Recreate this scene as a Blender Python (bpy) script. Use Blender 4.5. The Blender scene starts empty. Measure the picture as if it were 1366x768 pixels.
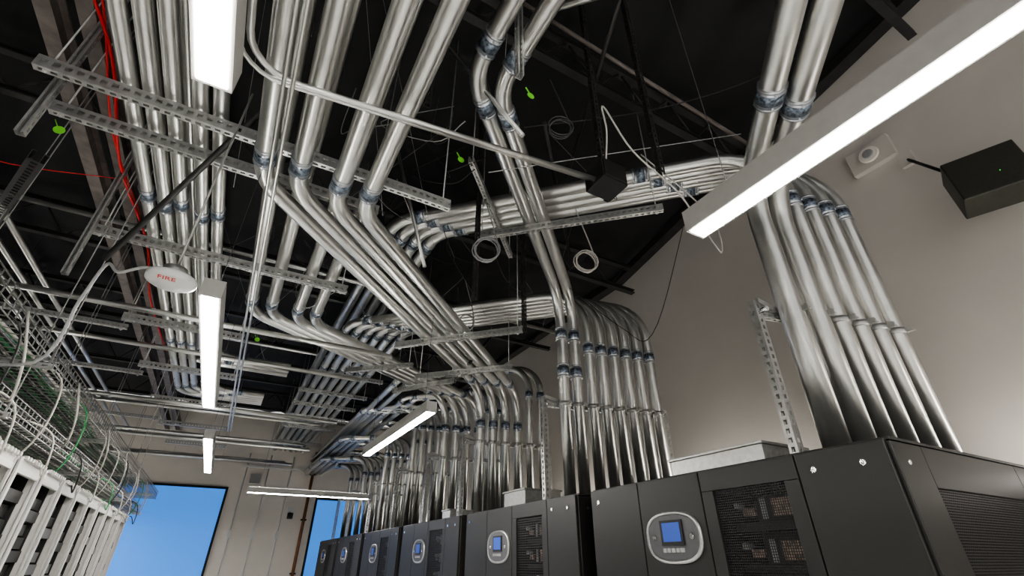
import bpy, math, random
from mathutils import Vector, Matrix
random.seed(7)
S = bpy.context.scene
COL = S.collection
V = Vector
UP = V((0, 0, 1))

# ------------------------------------------------------------------ materials
def mat(name, base, metallic=0.0, rough=0.5, scale=0, var=0.0, bump=0.0, rvar=0.0, kind='noise', stretch=(1, 1, 1)):
    m = bpy.data.materials.new(name)
    m.use_nodes = True
    nt = m.node_tree
    b = nt.nodes['Principled BSDF']
    b.inputs['Base Color'].default_value = (*base, 1)
    b.inputs['Metallic'].default_value = metallic
    b.inputs['Roughness'].default_value = rough
    if scale:
        tc = nt.nodes.new('ShaderNodeTexCoord')
        mp = nt.nodes.new('ShaderNodeMapping')
        mp.inputs['Scale'].default_value = stretch
        nt.links.new(tc.outputs['Object'], mp.inputs[0])
        if kind == 'noise':
            t = nt.nodes.new('ShaderNodeTexNoise')
            t.inputs['Scale'].default_value = scale
            t.inputs['Detail'].default_value = 4
            o = t.outputs['Fac']
        else:
            t = nt.nodes.new('ShaderNodeTexVoronoi')
            t.inputs['Scale'].default_value = scale
            o = t.outputs['Color']
        nt.links.new(mp.outputs[0], t.inputs['Vector'])
        r = nt.nodes.new('ShaderNodeValToRGB')
        r.color_ramp.elements[0].position = 0.3
        r.color_ramp.elements[1].position = 0.7
        r.color_ramp.elements[0].color = (*[c * (1 - var) for c in base], 1)
        r.color_ramp.elements[1].color = (*[min(1, c * (1 + var)) for c in base], 1)
        nt.links.new(o, r.inputs[0])
        nt.links.new(r.outputs[0], b.inputs['Base Color'])
        if rvar:
            mr = nt.nodes.new('ShaderNodeMapRange')
            mr.inputs['To Min'].default_value = rough - rvar
            mr.inputs['To Max'].default_value = rough + rvar
            nt.links.new(o, mr.inputs[0])
            nt.links.new(mr.outputs[0], b.inputs['Roughness'])
        if bump:
            bp = nt.nodes.new('ShaderNodeBump')
            bp.inputs['Strength'].default_value = bump
            bp.inputs['Distance'].default_value = 0.01
            nt.links.new(o, bp.inputs['Height'])
            nt.links.new(bp.outputs[0], b.inputs['Normal'])
    return m

def emis(name, col, st):
    m = mat(name, col, 0, .5)
    b = m.node_tree.nodes['Principled BSDF']
    b.inputs['Emission Color'].default_value = (*col, 1)
    b.inputs['Emission Strength'].default_value = st
    return m

GALV = mat('galvanized_steel', (.61, .61, .585), .93, .30, 10, .06, 0, .04)
GALV2 = mat('galvanized_strut', (.50, .50, .485), .75, .40, 25, .15, 0, .06)
TRAYM = mat('zinc_wire', (.30, .30, .29), .6, .45, 25, .1)
SLEEVE = mat('coupling_steel', (.50, .52, .55), .9, .33, 30, .1)
PRINT = mat('coupling_print', (.14, .17, .21), .6, .4, 45, .95, kind='noise', stretch=(1, 1, 1))
DARKST = mat('dark_painted_steel', (.028, .027, .026), .2, .5, 6, .3)
BROWNST = mat('primer_brown_steel', (.13, .11, .10), .2, .55, 8, .3)
ROOF = mat('black_roof_fabric', (.005, .005, .006), 0, .75, 3, .5, .4)
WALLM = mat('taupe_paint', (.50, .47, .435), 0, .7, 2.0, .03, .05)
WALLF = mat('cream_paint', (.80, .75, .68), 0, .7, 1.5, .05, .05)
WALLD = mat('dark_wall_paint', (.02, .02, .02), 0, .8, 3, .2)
FLOORM = mat('white_floor_tile', (.78, .775, .76), 0, .35, 20, .04)
CABM = mat('charcoal_powder_coat', (.010, .0095, .009), .0, .45, 160, .15, .06)
CABD = mat('black_interior', (.005, .005, .005), 0, .6, 40, .2)
MESHM = mat('black_perforated_steel', (.02, .02, .02), .4, .45, 60, .2)
KEYM = mat('chrome_lock', (.8, .8, .8), 1, .2, 60, .05)
RINGM = mat('brushed_bezel', (.45, .45, .45), .85, .3, 60, .1)
PANELG = mat('grey_plastic', (.07, .07, .075), 0, .45, 40, .05)
LCD = emis('lcd_blue', (.02, .06, .30), .4)
WHITE = mat('white_enamel', (.74, .74, .72), 0, .4, 30, .03)
OFFW = mat('module_plastic', (.30, .30, .30), 0, .5, 60, .1)
ALU = mat('grey_lamp_housing', (.46, .45, .43), .2, .45, 30, .03)
RACKW = mat('white_rack_steel', (.46, .45, .43), .1, .45, 30, .05)
CABLEW = mat('white_cable', (.42, .40, .37), 0, .5, 30, .05)
CABLEG = mat('green_cable', (.04, .26, .09), 0, .5, 30, .1)
CABLEK = mat('black_cable', (.015, .015, .015), 0, .5, 30, .1)
REDM = mat('red_cable', (.65, .02, .02), 0, .5, 30, .1)
GREENT = mat('green_tag', (.18, .62, .05), 0, .5, 30, .1)
COPPER = mat('copper_brown_paint', (.25, .11, .05), .2, .45, 10, .15)
BOARD = mat('circuit_modules', (.26, .18, .14), .1, .6, 60, .6, kind='voronoi')
SPK = mat('olive_black_plastic', (.03, .03, .022), 0, .5, 60, .15)
LEDG = emis('green_led', (.05, 1, .1), 1.5)
DIFF = emis('lamp_diffuser', (1, .97, .91), 125)
DIFU = emis('added_uplight_glow', (1, .97, .91), 20)  # upward glow added on top of the pendants, out of view
DIFC = emis('added_wall_fill_glow', (1, .95, .88), 24)  # glow of the added fill lights behind the cabinets
BLUEW = emis('blue_lit_glass', (.055, .26, .80), .8)
INKR = mat('red_print', (.6, .03, .03), 0, .5, 30, .05)

# ------------------------------------------------------------------ mesh builder
def perp(d):
    a = UP if abs(d.z) < .9 else V((1, 0, 0))
    n = (a - d * a.dot(d)).normalized()
    return n, d.cross(n).normalized()

class MB:
    def __init__(s):
        s.v = []; s.f = []; s.mi = []; s.sm = []; s.mats = []
    def m(s, mt):
        if mt not in s.mats: s.mats.append(mt)
        return s.mats.index(mt)
    def face(s, idx, mt, sm=False):
        s.f.append(idx); s.mi.append(s.m(mt)); s.sm.append(sm)
    def obox(s, c, a, b, d, mt):
        n = len(s.v)
        for i in (-1, 1):
            for j in (-1, 1):
                for k in (-1, 1):
                    s.v.append(c + a * i + b * j + d * k)
        for q in ((0, 1, 3, 2), (4, 6, 7, 5), (0, 4, 5, 1), (2, 3, 7, 6), (0, 2, 6, 4), (1, 5, 7, 3)):
            s.face([n + i for i in q], mt)
    def box(s, x0, x1, y0, y1, z0, z1, mt):
        s.obox(V(((x0 + x1) / 2, (y0 + y1) / 2, (z0 + z1) / 2)), V(((x1 - x0) / 2, 0, 0)), V((0, (y1 - y0) / 2, 0)), V((0, 0, (z1 - z0) / 2)), mt)
    def beam(s, p0, p1, w, h, mt):
        p0 = V(p0); p1 = V(p1); d = p1 - p0; L = d.length; d.normalize()
        n, b = perp(d)
        s.obox((p0 + p1) / 2, d * L / 2, b * w / 2, n * h / 2, mt)
    def sweep(s, pts, r, mt, n=14, cap=True):
        pts = [V(p) for p in pts]
        N = len(pts)
        d = (pts[1] - pts[0]).normalized()
        a, b = perp(d)
        base = len(s.v)
        for i in range(N):
            if i == 0: t = pts[1] - pts[0]
            elif i == N - 1: t = pts[-1] - pts[-2]
            else: t = (pts[i + 1] - pts[i]).normalized() + (pts[i] - pts[i - 1]).normalized()
            t.normalize()
            a = (a - t * a.dot(t)).normalized(); b = t.cross(a)
            for k in range(n):
                an = 2 * math.pi * k / n
                s.v.append(pts[i] + a * (r * math.cos(an)) + b * (r * math.sin(an)))
        for i in range(N - 1):
            for k in range(n):
                k2 = (k + 1) % n
                s.face([base + i * n + k, base + i * n + k2, base + (i + 1) * n + k2, base + (i + 1) * n + k], mt, True)
        if cap:
            s.face([base + k for k in range(n)][::-1], mt)
            s.face([base + (N - 1) * n + k for k in range(n)], mt)
    def cyl(s, p0, p1, r, mt, n=14):
        s.sweep([p0, p1], r, mt, n)
    def obj(s, name, parent=None, bevel=0):
        me = bpy.data.meshes.new(name)
        me.from_pydata([tuple(v) for v in s.v], [], s.f)
        for m_ in s.mats: me.materials.append(m_)
        me.polygons.foreach_set('material_index', s.mi)
        me.polygons.foreach_set('use_smooth', s.sm)
        me.update()
        o = bpy.data.objects.new(name, me)
        COL.objects.link(o)
        if parent: o.parent = parent
        if bevel:
            bv = o.modifiers.new('bevel', 'BEVEL'); bv.width = bevel; bv.segments = 2; bv.limit_method = 'ANGLE'
        return o

def group(name):
    e = bpy.data.objects.new(name, None)
    e.empty_display_size = .1
    COL.objects.link(e)
    return e

def fillet(pts, R, seg=9):
    pts = [V(p) for p in pts]
    out = [pts[0]]; joints = []
    for i in range(1, len(pts) - 1):
        d1 = (pts[i] - pts[i - 1]).normalized(); d2 = (pts[i + 1] - pts[i]).normalized()
        th = d1.angle(d2)
        if th < .01: out.append(pts[i]); continue
        T = R * math.tan(th / 2)
        a = pts[i] - d1 * T; b = pts[i] + d2 * T
        nrm = (d2 - d1 * d1.dot(d2)).normalized()
        c = a + nrm * R
        for k in range(seg + 1):
            ang = th * k / seg
            out.append(c - nrm * (R * math.cos(ang)) + d1 * (R * math.sin(ang)))
        joints.append((a, -d1)); joints.append((b, d2))
    out.append(pts[-1])
    return out, joints

def coupling(mb, p, d, r):
    L = .15
    mb.cyl(p, p + d * L, r * 1.10, SLEEVE, 18)
    mb.cyl(p + d * .035, p + d * .115, r * 1.12, PRINT, 18)
    mb.cyl(p - d * .005, p + d * .012, r * 1.15, SLEEVE, 18)
    mb.cyl(p + d * (L - .012), p + d * (L + .005), r * 1.15, SLEEVE, 18)
    n, b = perp(d)
    for q in (.02, .13):
        c = p + d * q
        mb.cyl(c, c - n * (r * 1.3), .009, SLEEVE, 6)

def conduit(name, pts, r, parent, R=.4, extra=(), skip=()):
    mb = MB()
    path, jo = fillet(pts, R)
    mb.sweep(path, r, GALV, 20)
    for i, (p, d) in enumerate(jo):
        if i not in skip: coupling(mb, p, d, r)
    for p, d in extra: coupling(mb, V(p), V(d).normalized(), r)
    return mb.obj(name, parent)

def slot_plate(mb, p, d, L, w, W, n, mt, pitch=.055, bar=.024, th=.0035):
    rail = W * .3
    for sg in (-1, 1):
        mb.obox(p + d * L / 2 + w * (sg * (W - rail) / 2), d * L / 2, w * rail / 2, n * th / 2, mt)
    x = 0
    while x < L:
        e = min(x + bar, L)
        mb.obox(p + d * (x + e) / 2, d * (e - x) / 2, w * (W / 2 - rail + .001), n * th / 2, mt)
        x += pitch

def strut(mb, p0, p1, w=.045, h=.045, mt=None, up=None):
    mt = mt or GALV2
    p0 = V(p0); p1 = V(p1)
    d = p1 - p0; L = d.length; d.normalize()
    if up is None: n, b = perp(d)
    else:
        n = V(up); n = (n - d * n.dot(d)).normalized(); b = d.cross(n)
    slot_plate(mb, p0 - n * h / 2, d, L, b, w, n, mt)
    slot_plate(mb, p0 + b * w / 2, d, L, n, h, b, mt)
    slot_plate(mb, p0 - b * w / 2, d, L, n, h, b, mt)
    for sg in (-1, 1):
        mb.obox(p0 + d * L / 2 + n * h / 2 + b * (sg * w * .36), d * L / 2, b * w * .14, n * .002, mt)

def smooth(pts, seg=6):
    pts = [V(p) for p in pts]
    P = [pts[0] * 2 - pts[1]] + pts + [pts[-1] * 2 - pts[-2]]
    out = []
    for i in range(1, len(P) - 2):
        a, b, c, d = P[i - 1], P[i], P[i + 1], P[i + 2]
        for k in range(seg):
            t = k / seg
            out.append(.5 * ((2 * b) + (c - a) * t + (2 * a - 5 * b + 4 * c - d) * t * t + (3 * b - a - 3 * c + d) * t ** 3))
    out.append(pts[-1])
    return out

# ------------------------------------------------------------------ room
XR, XL, YB, YF = 5.0, -4.5, -4.0, 17.0
def roofz(y):
    return 5.7 + max(0, 5.0 - y) * .2
mb = MB(); mb.box(XL, XR, YB, YF, -.1, 0, FLOORM); mb.obj('floor')
ys = [YB, 0, 2.5, 5, 9, 13, YF]
def wall_side(name, x, th, mt):
    mb = MB()
    for i in range(len(ys) - 1):
        a, b = ys[i], ys[i + 1]
        n = len(mb.v)
        for xx in (x, x + th):
            mb.v += [V((xx, a, 0)), V((xx, b, 0)), V((xx, b, roofz(b))), V((xx, a, roofz(a)))]
        mb.face([n, n + 1, n + 2, n + 3], mt); mb.face([n + 7, n + 6, n + 5, n + 4], mt)
        if i == 0: mb.face([n, n + 3, n + 7, n + 4], mt)
    mb.obj(name)
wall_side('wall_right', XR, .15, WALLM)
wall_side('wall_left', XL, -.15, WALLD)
mb = MB(); mb.box(XL, XR, YF, YF + .15, 0, 5.7, WALLF); mb.obj('wall_far')
mb = MB()
nx, ny = 60, 120
for j in range(ny + 1):
    y = YB + (YF + .1 - YB) * j / ny
    for i in range(nx + 1):
        x = XL + (XR - XL) * i / nx
        z = roofz(y) + .05 * math.sin(x * 9 + math.sin(y * 2)) * math.sin(y * 1.3 + x) ** 2 + .05
        mb.v.append(V((x, y, z)))
for j in range(ny):
    for i in range(nx):
        a = j * (nx + 1) + i
        mb.face([a, a + nx + 1, a + nx + 2, a + 1], ROOF, True)
mb.obj('ceiling')
mb = MB()
for a, b in ((YB, 5), (5, YF)):
    mb.beam((XR - .09, a, roofz(a) - .07), (XR - .09, b, roofz(b) - .07), .16, .12, DARKST)
mb.obj('trim_1')

# ------------------------------------------------------------------ roof steel
def ibeam(mb, p0, p1, w, h, mt):
    p0 = V(p0); p1 = V(p1); d = (p1 - p0).normalized(); n, b = perp(d)
    mb.beam(p0, p1, .015, h, mt)
    for sg in (-1, 1):
        o = n * (sg * h / 2)
        mb.beam(p0 + o, p1 + o, w, .015, mt)
g = group('roof_beam')
mb = MB()
for x in (-1.98, -1.72): ibeam(mb, (x, YB, 4.95), (x, YF - .02, 4.95), .11, .17, BROWNST)
mb.obj('channel_pair', g)
g = group('roof_joist')
for k, y in enumerate([-1.5, .4, 2.2, 4.6, 7.0, 9.4, 11.8, 14.2]):
    mb = MB()
    z = roofz(y) - .15
    for zz in (z, z - .45): ibeam(mb, (XL + .02, y, zz), (XR - .2, y, zz), .08, .05, DARKST)
    x = XL + .1; up = 1
    while x < XR - .6:
        mb.cyl((x, y, z if up else z - .45), (x + .35, y, z - .45 if up else z), .012, DARKST, 6)
        x += .35; up = 1 - up
    mb.obj('joist_%d' % (k + 1), g)

# ------------------------------------------------------------------ far wall
def window(name, x0, x1, z0, z1):
    mb = MB()
    y = YF
    mb.box(x0, x1, y - .03, y - .015, z0, z1, BLUEW)
    for a, b, c, d in ((x0 - .06, x1 + .06, z1, z1 + .06), (x0 - .06, x1 + .06, z0 - .06, z0), (x0 - .06, x0, z0, z1), (x1, x1 + .06, z0, z1)):
        mb.box(a, b, y - .06, y, c, d, CABD)
    mb.obj(name)
window('window_1', -2.6, -.05, .9, 3.35)
window('window_2', 2.55, 4.6, .9, 3.2)
mb = MB()
mb.cyl((2.25, YF - .09, 0), (2.25, YF - .09, 4.6), .045, COPPER, 12)
for z in (1.2, 2.6, 3.9): mb.box(2.17, 2.33, YF - .13, YF - .002, z, z + .04, DARKST)
mb.obj('sprinkler_riser_pipe')
mb = MB()
for x in (.35, .95, 1.6):
    mb.cyl((x, YF - .03, 0), (x, YF - .03, 4.4), .018, WHITE, 8)
    mb.box(x - .06, x + .06, YF - .07, YF, 2.1, 2.3, WHITE)
mb.box(.2, 1.9, YF - .05, YF, 4.0, 4.06, WHITE)
mb.box(.5, .8, YF - .12, YF, 3.55, 3.8, OFFW)
mb.obj('wall_conduit')
mb = MB()
mb.box(1.72, 1.92, YF - .08, YF, 2.75, 2.95, WHITE)
mb.sweep([(1.82, YF - .08, 2.8), (1.82, YF - .3, 2.78)], .03, WHITE, 10)
mb.cyl((1.82, YF - .3, 2.62), (1.82, YF - .3, 2.78), .08, CABD, 14)
mb.obj('security_camera')

# ------------------------------------------------------------------ linear lights
def linear_light(x0, x1, y0, y1, z=2.7):
    g = group('linear_pendant_light')
    mb = MB()
    t = .013
    mb.box(x0 + t, x1 - t, y0 + t, y1 - t, z - .005, z + .012, DIFF)
    mb.obj('diffuser', g)
    mb = MB()
    mb.box(x0, x0 + t, y0, y1, z - .002, z + .1, ALU)
    mb.box(x1 - t, x1, y0, y1, z - .002, z + .1, ALU)
    mb.box(x0 + t, x1 - t, y0, y0 + t, z - .002, z + .1, ALU)
    mb.box(x0 + t, x1 - t, y1 - t, y1, z - .002, z + .1, ALU)
    mb.box(x0 + t, x1 - t, y0 + t, y1 - t, z + .06, z + .07, ALU)
    mb.obj('housing', g)
    mb = MB()
    mb.box(x0 + t, x1 - t, y0 + t, y1 - t, z + .088, z + .102, DIFU)  # unseen emitter, added to brighten the pipes overhead
    mb.obj('added_uplight', g)
    mb = MB()
    if y1 - y0 > x1 - x0:
        ends = [((x0 + x1) / 2, y0 + .2), ((x0 + x1) / 2, y1 - .2)]
    else:
        ends = [(x0 + .2, (y0 + y1) / 2), (x1 - .2, (y0 + y1) / 2)]
    for ex, ey in ends:
        mb.cyl((ex, ey, z + .1), (ex, ey, roofz(ey)), .002, DARKST, 5)
        mb.cyl((ex, ey, z + .1), (ex, ey, z + .13), .015, GALV2, 8)
    mb.obj('suspension', g)
W = .052
for y0, y1 in ((-3.9, -2.0), (-1.25, 1.19), (2.62, 4.95), (6.36, 9.0)):  # first one is unseen behind the camera, added for light
    linear_light(-.335 - W, -.335 + W, y0, y1)
for y0, y1 in ((-3.9, -2.2), (-1.44, 1.0), (4.1, 6.45)):  # first one added behind the camera as extra room light, unseen
    linear_light(1.46 - W, 1.46 + W, y0, y1)
for y0, y1 in ((1.8, 4.2), (6.0, 8.4), (10.0, 12.4), (14.0, 16.2)):  # unseen row over the left aisle, added to light ceiling and far wall
    linear_light(-3.3 - W, -3.3 + W, y0, y1)
linear_light(.35, 2.75, 11.24, 11.36)
for k in range(6):
    y0 = -.2 + k * 2.8
    g = group('added_wall_fill')  # invented fill light hidden behind the cabinets, brightens wall and conduits
    mb = MB(); mb.box(4.58, 4.70, y0, y0 + 1.6, 1.90, 1.96, ALU)
    mb.box(4.63, 4.65, y0 + .3, y0 + .34, 0, 1.9, ALU); mb.box(4.63, 4.65, y0 + 1.26, y0 + 1.3, 0, 1.9, ALU)
    mb.obj('housing', g)
    mb = MB(); mb.box(4.59, 4.69, y0 + .01, y0 + 1.59, 1.96, 1.972, DIFC); mb.obj('lens', g)

# ------------------------------------------------------------------ conduits
def row(X0, Y0, t): return (X0 + .985 * t, Y0 - .174 * t)
ZT = 2.0
g = group('conduit_bundle')
for i, (xa, t) in enumerate(zip((-.34, -.12, .16, .37), (0, .2, .4, .6))):
    xc, yc = row(3.1, 6.45, t)
    yb = yc - (xc - xa)
    conduit('conduit_%d' % (i + 1), [(xa, -3.5, 3.85), (xa, yb, 3.85), (xc, yc, 3.85), (xc, yc, ZT)], .062, g, .46, skip=(1,))
for i, t in enumerate((.8, 1.0)):
    xc, yc = row(3.1, 6.45, t)
    xd = 2.2 + .2 * i
    conduit('conduit_%d' % (i + 5), [(xc, yc, ZT), (xc, yc, 4.35), (xd, yc + xc - xd, 4.35), (xd, YF - .01, 4.35)], .055, g, .42)
g = group('conduit_bundle')
for i, (xa, t) in enumerate(zip((-.30, -.09, .20, .40), (0, .2, .4, .6))):
    xc, yc = row(3.1, 7.9, t)
    yb = yc - (xc - xa) * .60
    conduit('conduit_%d' % (i + 1), [(xa, -3.5, 4.1), (xa, yb, 4.1), (xc, yc, 4.1), (xc, yc, ZT)], .060, g, .46, skip=(1,))
for i, t in enumerate((.8, 1.0)):
    xc, yc = row(3.1, 7.9, t)
    xd = 2.65 + .2 * i
    conduit('conduit_%d' % (i + 5), [(xc, yc, ZT), (xc, yc, 4.35), (xd, yc + xc - xd, 4.35), (xd, YF - .01, 4.35)], .055, g, .35)
g = group('conduit_bundle')
for i, (xa, t) in enumerate(((.77, 0), (.98, .17))):
    xc, yc = row(3.1, 4.25, t)
    yb = yc - (xc - xa)
    conduit('conduit_%d' % (i + 1), [(xa, -3.5, 4.45), (xa, yb, 4.45), (xc, yc, 4.45), (xc, yc, ZT)], .062, g, .46,
            extra=[((xc, yc, 3.52), (0, 0, -1))], skip=(2,))
for i in range(6):
    t = .36 + .175 * i
    xc, yc = row(3.1, 4.25, t)
    xd = .98 + .165 * i
    conduit('conduit_%d' % (i + 3), [(xc, yc, ZT), (xc, yc, 4.6), (xd, yc + xc - xd, 4.6), (xd, YF - .01, 4.6)], .060, g, .55,
            extra=[((xd, 8.6, 4.6), (0, 1, 0)), ((xc, yc, 3.85), (0, 0, -1))], skip=(0, 1,))
g = group('conduit_bundle')
for i in range(2):
    xc, yc = row(3.2, 1.6, .02 + .24 * i)
    conduit('conduit_%d' % (i + 1), [(xc - 4.2, yc - 4.2, 4.25), (xc, yc, 4.25), (xc, yc, ZT)], .082, g, .42,
            extra=[((xc - .62, yc - .62, 4.25), (-1, -1, 0))], skip=(0, 1,))
for i in range(4):
    t = .48 + .2 * i
    xc, yc = row(3.2, 1.6, t)
    xd = .90 + .165 * i
    conduit('conduit_%d' % (i + 3), [(xc, yc, ZT), (xc, yc, 4.85), (xd, yc + xc - xd, 4.85), (xd, YF - .01, 4.85)], .066, g, .55,
            extra=[((xc - .8, yc + .8, 4.85), (-1, 1, 0))], skip=(1,))
for Y0, zt in ((9.6, 4.35), (11.5, 4.45), (13.5, 4.3), (15.1, 4.35)):
    g = group('conduit_bundle')
    for i in range(7):
        t = .17 * i
        xc, yc = row(3.1, Y0, t)
        if i < 4:
            xd = 2.15 + .15 * i - (Y0 - 9.6) * .02
            zt2 = zt - .35 * (Y0 > 10)
            conduit('conduit_%d' % (i + 1), [(xc, yc, ZT), (xc, yc, zt2), (xd, yc + (xc - xd) * .6, zt2), (xd, YF - .01, zt2)], .056, g, .33)
        else:
            conduit('conduit_%d' % (i + 1), [(xc, yc, ZT), (xc, yc, zt), (xc - .9, yc, zt), (xc - 1.3, yc + .4, zt)], .056, g, .33)
g = group('conduit_bundle')
for i in range(5):
    xa = -1.18 + .12 * i + (.03 if i > 2 else 0)
    conduit('conduit_%d' % (i + 1), [(xa, -3.5, 4.1), (xa, 9.9 - .13 * i, 4.1), (.15, 9.9 - .13 * i, 4.1)], .048, g, .35,
            extra=[((xa, 3.9 + .1 * (i % 2), 4.1), (0, 1, 0)), ((xa, 7.2, 4.1), (0, 1, 0))])
for i in range(3):
    xa = -1.12 + .2 * i
    conduit('conduit_%d' % (i + 6), [(xa, -3.5, 4.3), (xa, 8.6 - .2 * i, 4.3), (.4, 8.6 - .2 * i, 4.3)], .05, g, .35)

# ------------------------------------------------------------------ struts
g = group('slotted_strut_trapeze')
mb = MB()
def trapeze(p0, p1, w=.045, h=.07, hang=True, mt=None, rodmt=None):
    strut(mb, p0, p1, w, h, mt)
    if hang:
        p0 = V(p0); p1 = V(p1); d = (p1 - p0).normalized()
        for q in (p0 + d * .06, p1 - d * .06):
            mb.cyl(q - UP * .06, V((q.x, q.y, roofz(q.y))), .006, GALV2, 6)
            mb.cyl(q - UP * .05, q - UP * .035, .018, GALV2, 6)
for y in (2.75, 3.10, 4.52, 6.4, 8.1, 9.9, 11.8, 13.8, 15.6):
    x1 = {2.75: .98, 3.10: .5, 4.52: .57}.get(y, -.3)
    trapeze((-1.56, y, 3.96), (x1, y, 3.96), .045, .085)
for y in (8.8, 10.0, 11.0, 12.1, 13.2, 15.2):
    trapeze((.75, y, 4.5), (2.1, y, 4.5))
for y in (7.4, 9.4, 12.6):
    trapeze((-3.6, y, 4.2), (-1.7, y, 4.2), .05, .06)
trapeze((1.55, 3.48, 4.34), (2.87, 2.22, 4.34))
trapeze((1.32, 5.17, 3.74), (2.42, 4.03, 3.74))
trapeze((1.9, 6.1, 3.74), (2.9, 5.1, 3.74))
trapeze((1.1, 7.0, 3.98), (1.9, 6.3, 3.98))
trapeze((2.0, 7.6, 3.98), (2.7, 6.6, 3.98))
trapeze((1.2, 2.9, 4.73), (2.3, 4.1, 4.73))
strut(mb, (-1.42, 3.0, 3.5), (-2.5, 5.3, 3.87), .075, .06, DARKST)
mb.obj('struts', g)

def rack(Y0, X0, ts, r, post=True):
    g = group('conduit_support_rack')
    mb = MB()
    a = row(X0, Y0, -.22); b = row(X0, Y0, ts[-1] + .15)
    z = 3.05
    strut(mb, (a[0] + .05, a[1] + r + .03, z), (b[0], b[1] + r + .03, z), .04, .04)
    for t in ts:
        x, y = row(X0, Y0, t)
        mb.cyl((x, y, z - .022), (x, y, z + .022), r * 1.12, GALV2, 16)
        mb.box(x - .012, x + .012, y - r - .05, y - r + .01, z - .02, z + .02, GALV2)
        mb.cyl((x, y - r - .04, z), (x + .05, y - r - .04, z), .008, GALV2, 6)
    mb.obj('strap_channel', g)
    if post:
        mb = MB()
        for q in (a,) + ((b,) if Y0 > 3 else ()):
            strut(mb, (q[0], q[1] + .08, ZT), (q[0], q[1] + .08, 3.13), .055, .065, None, (1, 0, 0))
            mb.box(q[0] - .07, q[0] + .07, q[1] + .02, q[1] + .14, ZT, ZT + .012, GALV2)
        mb.beam((a[0] + .0, a[1] + .06, 3.13), (a[0] + .25, a[1] + .06, 3.09), .05, .04, GALV2)
        mb.cyl((a[0] + .02, a[1] + .0, 3.05), (a[0] + .02, a[1] + .12, 3.05), .02, KEYM, 8)
        mb.obj('post', g)
rack(1.6, 3.2, [.02, .26, .48, .68, .88, 1.08], .070)
rack(4.25, 3.1, [0, .17] + [.36 + .175 * i for i in range(6)], .062)
rack(6.45, 3.1, [0, .2, .4, .6, .8, 1.0], .062)
rack(7.9, 3.1, [0, .2, .4, .6, .8, 1.0], .06)
for Y0 in (9.6, 11.5, 13.5, 15.1): rack(Y0, 3.1, [.17 * i for i in range(7)], .056)

# ------------------------------------------------------------------ small pipes
g = group('small_conduit')
mb = MB()
def sp(pts, r=.014, R=.12, mt=None):
    p, _ = fillet(pts, R, 6); mb.sweep(p, r, mt or GALV, 10)
sp([(-.44, -1.0, 3.62), (-.44, 1.9, 3.62), (1.62, 1.66, 3.62)], .017, .2)
sp([(-.50, .8, 3.66), (-.50, 1.97, 3.66), (1.62, 1.71, 3.66)], .012, .2)
for x, z in ((-.25, 3.45), (-.21, 3.45)):
    sp([(x, -3, z), (x, 9.5, z)], .010)
for y, z in ((5.2, 3.6), (6.8, 3.8), (8.2, 3.5), (10.2, 3.9), (11.0, 3.55), (12.4, 3.9), (14.0, 3.7), (15.2, 3.9), (16.2, 4.1)):
    sp([(-3.2, y, z), (1.3, y, z)], .03)
for y, z in ((5.6, 4.7), (9.0, 4.9), (12.9, 4.6)):
    sp([(-3.8, y, z), (4.3, y, z)], .028)
sp([(-3.4, -2, 4.4), (-3.4, 14, 4.4)], .05)
for x in (-2.9, -2.7, -2.5):
    sp([(x, 4.0, 4.35), (x, 15, 4.35)], .03)
sp([(1.2, .4, 4.9), (2.7, 3.4, 5.6)], .018, .1, DARKST)
sp([(1.0, 1.8, 5.5), (3.8, 1.6, 4.9)], .018, .1, BROWNST)
sp([(2.3, 5.2, 3.7), (3.3, 6.4, 4.9)], .018, .1, DARKST)
sp([(-1.2, 3.9, 3.4), (-.3, 2.4, 4.2)], .02, .1, DARKST)
sp([(1.1, 1.8, 3.9), (.5, 2.3, 5.4)], .016, .1)
sp([(1.0, 3.3, 3.7), (.6, 3.6, 5.4)], .016, .1)
sp([(1.25, 1.6, 5.2), (2.0, 1.0, 5.4)], .03, .1)
sp([(1.7, 2.4, 5.0), (3.6, 4.6, 5.5)], .02, .1, DARKST)
mb.obj('pipes', g)

g = group('black_hanger_strut')
mb = MB()
for x, y, z0 in ((2.1, 1.58, 3.85), (1.82, 1.85, 3.7), (1.55, 3.45, 3.6), (.55, 2.2, 4.3), (-.1, 3.9, 4.2), (2.45, 4.05, 3.7)):
    strut(mb, (x, y, z0), (x, y, roofz(y)), .04, .04, DARKST, (1, 0, 0))
mb.obj('struts', g)
mb = MB()
for x, y, z0 in ((-1.5, 2.9, 3.55), (-1.5, 4.3, 3.4), (.9, 1.5, 4.0)):
    strut(mb, (x, y, z0), (x, y, roofz(y)), .04, .04, GALV2, (0, -1, 0))
mb.obj('galvanized_struts', g)
mb = MB()
mb.box(1.55, 1.75, 1.58, 1.76, 3.58, 3.74, CABD)
mb.box(1.56, 1.74, 1.57, 1.585, 3.59, 3.73, CABM)
mb.obj('junction_box', None, .004)

g = group('green_tag')
mb = MB()
for x, y, z in ((1.14, 1.75, 4.27), (-1.36, 2.88, 3.64), (.96, 2.52, 4.26), (-.14, 5.87, 3.77)):
    mb.cyl((x, y, z), (x, y + .004, z), .027, GREENT, 14)
    mb.beam((x - .015, y, z + .02), (x - .04, y, z + .06), .009, .004, GREENT)
mb.obj('tags', g)

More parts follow.
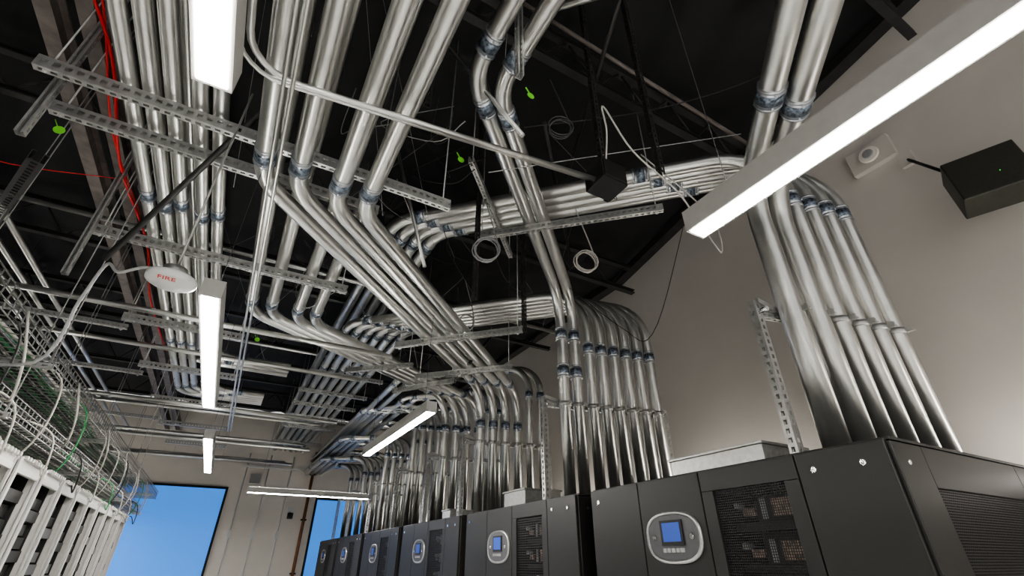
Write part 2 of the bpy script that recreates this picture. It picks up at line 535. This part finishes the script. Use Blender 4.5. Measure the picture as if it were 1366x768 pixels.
# ------------------------------------------------------------------ loose cables
g = group('loose_cable')
mb = MB()
def cab(pts, r, mt, seg=6): mb.sweep(smooth(pts, seg), r, mt, 6)
cab([(-1.50, -1, 4.50), (-1.47, 1.2, 4.54), (-1.5, 2.2, 4.47), (-1.45, 3.1, 4.52), (-1.5, 4.2, 4.44), (-1.45, 5.6, 4.52), (-1.5, 7.0, 4.46), (-1.45, 9, 4.5)], .011, REDM)
cab([(-1.44, -1, 4.52), (-1.49, 1.5, 4.5), (-1.45, 2.6, 4.54), (-1.51, 3.8, 4.45), (-1.45, 5, 4.5)], .007, REDM)
cab([(-3.2, 4.4, 4.5), (-2.4, 4.5, 4.35), (-1.5, 4.4, 4.45)], .004, REDM)
def coil(c, r, n, mt, rr=.006):
    c = V(c); pts = []
    for k in range(n * 16):
        a = 2 * math.pi * k / 16
        q = r * (1 + .12 * math.sin(k * .37))
        pts.append(c + V((.8 * q * math.cos(a), -.4 * q * math.cos(a), q * math.sin(a))) + V((.012 * math.sin(k * .2), .02 * math.cos(k * .13), 0)))
    pts += smooth([pts[-1], c + V((.12, .05, .2)), c + V((.0, .1, .7))])[1:]
    mb.sweep(pts, rr, mt, 6)
coil((2.35, 2.75, 3.87), .11, 4, CABLEW)
coil((1.55, 3.2, 4.0), .13, 4, OFFW)
coil((2.3, 7.6, 4.2), .16, 3, CABLEW)
coil((2.1, 4.9, 4.1), .12, 3, OFFW)
coil((1.5, 1.9, 4.3), .10, 3, PANELG, .004)
cab([(1.62, 1.62, 3.72), (1.55, 1.5, 3.9), (1.5, 1.45, 4.05), (1.7, 1.45, 3.75), (2.1, 1.5, 3.65), (2.4, 1.6, 3.6), (2.5, 1.55, 3.3), (2.55, 1.6, 3.7), (2.2, 1.8, 4.3)], .006, CABLEW)
cab([(1.3, 2.1, 4.4), (2.2, 1.7, 4.7), (3.0, 1.3, 5.1), (3.8, .9, 5.7)], .005, CABLEK)
cab([(1.1, 2.3, 4.0), (2.0, 1.9, 4.3), (3.2, 1.5, 4.8)], .004, OFFW)
cab([(3.0, 4.0, 4.5), (3.3, 3.4, 3.7), (3.2, 2.9, 3.4), (3.5, 2.6, 4.4), (3.6, 2.3, 5.2)], .004, CABLEK)
cab([(1.9, .2, 5.4), (1.95, .45, 5.1), (2.0, .55, 4.95), (2.1, .5, 5.2)], .007, CABLEW)
for k in range(18):
    x = random.uniform(.2, 3.3); y = random.uniform(1.8, 7)
    p = V((x, y, random.uniform(4.2, 4.6)))
    cab([p, p + V((random.uniform(-.3, .3), .2, random.uniform(-.25, 0))), p + V((random.uniform(-.6, .6), .5, .2)), p + V((random.uniform(-.8, .8), .6, .9))], .004, random.choice((OFFW, PANELG, CABLEK)))
mb.obj('cables', g)
g = group('bracing_wire')
mb = MB()
for k in range(16):
    x = random.uniform(-1.2, 3.5); y = random.uniform(1.5, 8)
    z = 3.8 if x < 1 else 4.3
    y2 = y + random.uniform(-1.2, 1.2)
    mb.cyl((x, y, z), (x + random.uniform(-1.2, 1.2), y2, roofz(y2) - .02), .002, OFFW, 4)
mb.obj('wires', g)

# ------------------------------------------------------------------ UPS cabinet lineups
XF, XB = 2.6, 4.3
def lineup(y0, last=False):
    g = group('ups_cabinet')
    L = 2.21
    mb = MB()
    yA, yB, yC, yD = y0, y0 + .45, y0 + 1.10, y0 + 1.66
    yE = y0 + L
    mb.box(XF + .03, XB, yA + .004, yB, .08, ZT - .004, CABM)
    mb.box(XF + .03, XB, yC, yE - .004, .08, ZT - .004, CABM)
    mb.box(XF + .5, XB, yB, yC, .08, ZT - .004, CABD)
    mb.box(XF + .03, XF + .5, yB, yC, ZT - .12, ZT - .004, CABM)
    mb.box(XF + .03, XF + .5, yB, yC, .08, .25, CABM)
    mb.box(XF + .06, XB - .05, yA + .05, yE - .05, 0, .08, CABD)
    mb.obj('carcass', g, .006)
    mb = MB()
    gp = .004
    def door(a, b): mb.box(XF, XF + .028, a + gp, b - gp, .1, ZT, CABM)
    door(yA, yB); door(yC, yD); door(yD, yE)
    fr = .09
    mb.box(XF, XF + .028, yB + gp, yC - gp, ZT - fr - .03, ZT, CABM)
    mb.box(XF, XF + .028, yB + gp, yC - gp, .1, .3, CABM)
    mb.box(XF, XF + .028, yB + gp, yB + fr, .3, ZT - fr - .03, CABM)
    mb.box(XF, XF + .028, yC - fr, yC - gp, .3, ZT - fr - .03, CABM)
    mb.box(XF + .03, XB, yA - .012, yE + .002, ZT - .004, ZT + .012, CABM)
    y = yA
    mb.box(XF + .02, XF + .30, y - .014, y + .004, .1, ZT - .01, CABM)
    mb.box(XB - .3, XB, y - .014, y + .004, .1, ZT - .01, CABM)
    mb.box(XF + .30, XB - .3, y - .014, y + .004, 1.80, ZT - .01, CABM)
    mb.box(XF + .30, XB - .3, y - .014, y + .004, .1, .7, CABM)
    mb.obj('doors', g, .004)
    mb = MB()
    z0, z1 = .3, ZT - fr - .03
    a, b = yB + fr, yC - fr
    st = .013 if y0 < 2 else .02
    q = a
    while q < b:
        mb.box(XF + .012, XF + .0145, q, q + st * .3, z0, z1, MESHM); q += st
    q = z0 if y0 > 2 else 1.0
    while q < z1:
        mb.box(XF + .0122, XF + .0143, a, b, q, q + st * .3, MESHM); q += st
    if y0 < 2:
        q = XF + .30
        while q < XB - .3:
            mb.box(q, q + .005, y - .004, y - .001, .7, 1.8, MESHM); q += .012
        q = .7
        while q < 1.8:
            mb.box(XF + .3, XB - .3, y - .0038, y - .0012, q, q + .005, MESHM); q += .012
    mb.obj('perforated_mesh', g)
    mb = MB()
    for k in range(7):
        zz = .4 + k * .21
        mb.box(XF + .12, XF + .45, a + .02, b - .02, zz, zz + .04, CABM)
        mb.box(XF + .07, XF + .08, a + .04, a + .15, zz + .06, zz + .15, BOARD)
        mb.box(XF + .07, XF + .08, a + .19, a + .22, zz + .05, zz + .16, OFFW)
        mb.box(XF + .07, XF + .08, a + .26, a + .34, zz + .07, zz + .11, BOARD)
        mb.cyl((XF + .07, a + .38, zz + .13), (XF + .13, a + .38, zz + .13), .018, OFFW, 10)
    mb.obj('modules', g)
    mb = MB()
    for yy, zz in ((yA + .12, ZT - .09), (yB - .09, ZT - .09), (yC - .05, 1.2), (yE - .1, ZT - .09)):
        mb.cyl((XF - .008, yy, zz), (XF + .004, yy, zz), .014, KEYM, 14)
    mb.cyl((XF + .12, y - .02, ZT - .1), (XF + .12, y - .01, ZT - .1), .011, KEYM, 12)
    mb.obj('locks', g)
    mb = MB()
    cy, cz = (yC + yD) / 2, 1.64
    def sup(a_, b_, x, n=40, e=2.6):
        o = []
        for k in range(n):
            t = 2 * math.pi * k / n
            c, s_ = math.cos(t), math.sin(t)
            o.append(V((x, cy + a_ * abs(c) ** (2 / e) * (1 if c >= 0 else -1), cz + b_ * abs(s_) ** (2 / e) * (1 if s_ >= 0 else -1))))
        return o
    rings = [(.235, .150, XF), (.235, .150, XF - .012), (.224, .140, XF - .018), (.212, .130, XF - .010)]
    base = len(mb.v); n = 40
    for a_, b_, x in rings: mb.v += sup(a_, b_, x)
    for i in range(3):
        for k in range(n):
            k2 = (k + 1) % n
            mb.face([base + i * n + k, base + (i + 1) * n + k, base + (i + 1) * n + k2, base + i * n + k2], RINGM, True)
    mb.face([base + 3 * n + k for k in range(n)], PANELG)
    x = XF - .0125
    mb.box(x - .006, x + .004, cy - .095, cy + .095, cz - .045, cz + .10, CABD)
    mb.box(x - .008, x - .005, cy - .075, cy + .075, cz - .025, cz + .085, LCD)
    for k in range(5): mb.box(x - .008, x + .004, cy - .085 + k * .037, cy - .06 + k * .037, cz - .085, cz - .062, OFFW)
    for sg in (-1, 1):
        mb.cyl((x - .006, cy + sg * .16, cz), (x + .004, cy + sg * .16, cz), .016, KEYM, 10)
    mb.obj('control_panel', g)
for k in range(6): lineup(1.08 + 2.42 * k)

for a, b, h in ((1.95, 2.75, .2), (5.0, 5.5, .25), (7.2, 7.5, .2)):
    mb = MB()
    mb.box(3.0, 3.5, a, b, ZT + .012, ZT + h, GALV2)
    mb.box(2.985, 3.515, a - .015, b + .015, ZT + h - .02, ZT + h, GALV2)
    mb.obj('metal_wireway_box', None, .004)

# ------------------------------------------------------------------ left rack row
y = 1.3
k = 0
while y < 9.8:
    g = group('server_rack')
    mb = MB()
    x1, x0, w = -1.23, -2.25, .6
    H = 2.1
    for a in (y, y + w - .03):
        mb.box(x0, x1 - .06, a, a + .03, 0, H - .02, CABD)
        mb.box(x1 - .06, x1, a, a + .03, 0, H, RACKW)
    mb.box(x0, x1 - .01, y + .03, y + w - .03, H - .05, H, RACKW)
    mb.box(x1 - .02, x1 + .01, y, y + .04, 0, H, RACKW)
    mb.box(x1 - .02, x1, y + w - .04, y + w - .005, 0, H - .02, RACKW)
    mb.box(x1 - .025, x1, y + .05, y + w - .05, H - .09, H - .05, RACKW)
    for q in range(8):
        mb.box(x1 - .004, x1 + .022, y + .06 + q * .065, y + .085 + q * .065, H - .012, H + .012, RACKW)
    mb.box(x0, x0 + .03, y + .03, y + w - .03, 0, H - .05, CABD)
    mb.obj('frame', g, .003)
    mb = MB()
    for q in range(20):
        zz = .15 + q * .09
        mb.box(x1 - .8, x1 - .05 - .02 * ((q + k) % 3), y + .04, y + w - .04, zz, zz + .075, random.choice((CABD, CABD, CABD, MESHM, PANELG)))
        if q % 3 == 0: mb.box(x1 - .055, x1 - .04, y + .05, y + .07, zz, zz + .075, RACKW)
    mb.obj('equipment', g)
    y += .61; k += 1

# ------------------------------------------------------------------ basket tray
def basket(x0, x1, z0, z1, ya, yb):
    g = group('wire_basket_tray')
    mb = MB()
    r = .0028
    def w(a, b): mb.beam(a, b, r * 2, r * 2, TRAYM)
    for x in [x0 + (x1 - x0) * i / 6 for i in range(7)]: w((x, ya, z0), (x, yb, z0))
    for z in [z0 + (z1 - z0) * i / 3 for i in range(1, 4)]:
        w((x0, ya, z), (x0, yb, z)); w((x1, ya, z), (x1, yb, z))
    y = ya
    while y <= yb:
        w((x0, y, z0), (x1, y, z0)); w((x0, y, z0), (x0, y, z1)); w((x1, y, z0), (x1, y, z1))
        y += .09
    mb.obj('wires', g)
    mb = MB()
    y = ya + .4
    while y < yb:
        strut(mb, (x0 - .1, y, z0 - .025), (x1 + .05, y, z0 - .025), .035, .03)
        for x in (x0 - .07,) + ((x1 + .03,) if int(y * 2) % 2 else ()): mb.cyl((x, y, z0 - .05), (x, y, roofz(y)), .004, OFFW, 5)
        y += 2.5
    mb.obj('supports', g)
basket(-1.75, -1.22, 2.60, 2.74, 1.0, 12.5)
basket(-1.72, -1.30, 2.28, 2.40, 1.0, 11.5)
g = group('data_cable_bundle')
mb = MB()
for k in range(34):
    x = -1.68 + .4 * (k % 14) / 14 + random.uniform(-.01, .01); z = random.uniform(2.615, 2.66) if k < 16 else random.uniform(2.295, 2.35)
    pts = [(x + random.uniform(-.015, .015), yy, z + random.uniform(0, .02)) for yy in [1 + .7 * i for i in range(15)]]
    cab(pts, .010, (CABLEG, CABLEW, CABLEK, CABLEK, CABLEG, CABLEK)[k % 6], 4)
for k in range(20):
    yy = 1.9 + k * .46 + random.uniform(-.08, .08)
    z = 2.62 if k % 2 else 2.31
    xx = -1.24 - .1 * random.random()
    mt = (CABLEW, CABLEW, CABLEG, CABLEK, CABLEW)[k % 5]
    cab([(xx - .25, yy - .4, z + .02), (xx - .05, yy - .2, z + .03), (-1.19, yy, z - .03), (-1.18, yy + .12, z - .28), (-1.25, yy + .2, 2.14), (-1.35, yy + .22, 2.11)], .006, mt)
    if k % 3 == 0:
        cab([(-1.19, yy, 2.68), (-1.15, yy + .15, 2.45), (-1.2, yy + .4, 2.3), (-1.3, yy + .55, 2.33)], .007, CABLEW)
mb.obj('cables', g)

# ------------------------------------------------------------------ fire alarm
g = group('fire_alarm_strobe')
c = V((-.47, 2.38, 2.60))
mb = MB()
def lathe(prof, c, mt, n=32):
    base = len(mb.v)
    for r_, z_ in prof:
        for k in range(n):
            a = 2 * math.pi * k / n
            mb.v.append(c + V((r_ * math.cos(a), r_ * math.sin(a), z_)))
    for i in range(len(prof) - 1):
        for k in range(n):
            k2 = (k + 1) % n
            mb.face([base + i * n + k, base + i * n + k2, base + (i + 1) * n + k2, base + (i + 1) * n + k], mt, True)
lathe([(.0, -.006), (.035, -.006), (.042, 0), (.085, .008), (.102, .018), (.104, .036), (.08, .045), (.0, .047)], c, WHITE)
mb.obj('housing', g)
mb = MB()
mb.cyl(c + V((0, 0, .047)), c + V((0, 0, .09)), .05, GALV2, 20)
mb.cyl(c + V((0, 0, .09)), c + V((0, 0, 1.36)), .006, GALV2, 8)
mb.sweep(smooth([c + V((-.05, 0, .07)), c + V((-.12, 0, .06)), c + V((-.2, .02, .02)), c + V((-.26, .05, .06)), c + V((-.3, .1, -.1)), c + V((-.4, .3, -.35)), c + V((-.85, .6, -.3))]), .007, OFFW, 8)
mb.obj('bracket', g)
tx = bpy.data.curves.new('fire_label', 'FONT'); tx.body = 'FIRE'; tx.size = .04; tx.align_x = 'CENTER'; tx.extrude = .0008
to = bpy.data.objects.new('label', tx); COL.objects.link(to); to.parent = g
to.data.materials.append(INKR)
to.location = c + V((-.01, -.050, .001)); to.rotation_euler = (math.pi - .12, 0, .12)

# ------------------------------------------------------------------ right wall devices
g = group('wall_speaker')
mb = MB()
R = Matrix.Rotation(.35, 3, 'Z') @ Matrix.Rotation(.15, 3, 'Y')
c = V((4.62, .52, 4.10))
mb.obox(c, R @ V((.13, 0, 0)), R @ V((0, .22, 0)), R @ V((0, 0, .21)), SPK)
mb.obj('cabinet', g, .01)
mb = MB()
p = c + R @ V((-.132, -.05, -.05))
mb.cyl(p, p + R @ V((-.004, 0, 0)), .003, LEDG, 8)
mb.cyl((4.98, .95, 4.90), (4.7, .68, 4.32), .014, CABD, 8)
mb.box(4.96, 5.0, .89, 1.01, 4.82, 4.98, WALLM)
mb.obj('bracket', g)
g = group('wall_strobe_horn')
mb = MB()
mb.box(4.93, 5.0, .98, 1.38, 5.00, 5.28, WALLM)
mb.cyl((4.93, 1.18, 5.14), (4.90, 1.18, 5.14), .09, WALLF, 20)
mb.cyl((4.905, 1.18, 5.14), (4.885, 1.18, 5.14), .05, OFFW, 16)
mb.obj('housing', g, .006)

# ------------------------------------------------------------------ world & camera
w = bpy.data.worlds.new('world'); S.world = w; w.use_nodes = True
w.node_tree.nodes['Background'].inputs[0].default_value = (1, .98, .96, 1)
w.node_tree.nodes['Background'].inputs[1].default_value = .9
try:
    S.view_settings.look = 'AgX - Medium High Contrast'
except Exception:
    pass

cam = bpy.data.cameras.new('camera')
cam.sensor_width = 36; cam.lens = 620 / 1366 * 36
cam.clip_start = .05
co = bpy.data.objects.new('camera', cam); COL.objects.link(co)
co.location = (0, 0, 1.5)
co.rotation_euler = (math.radians(90 + 30.55), 0, math.radians(-29.5))
S.camera = co
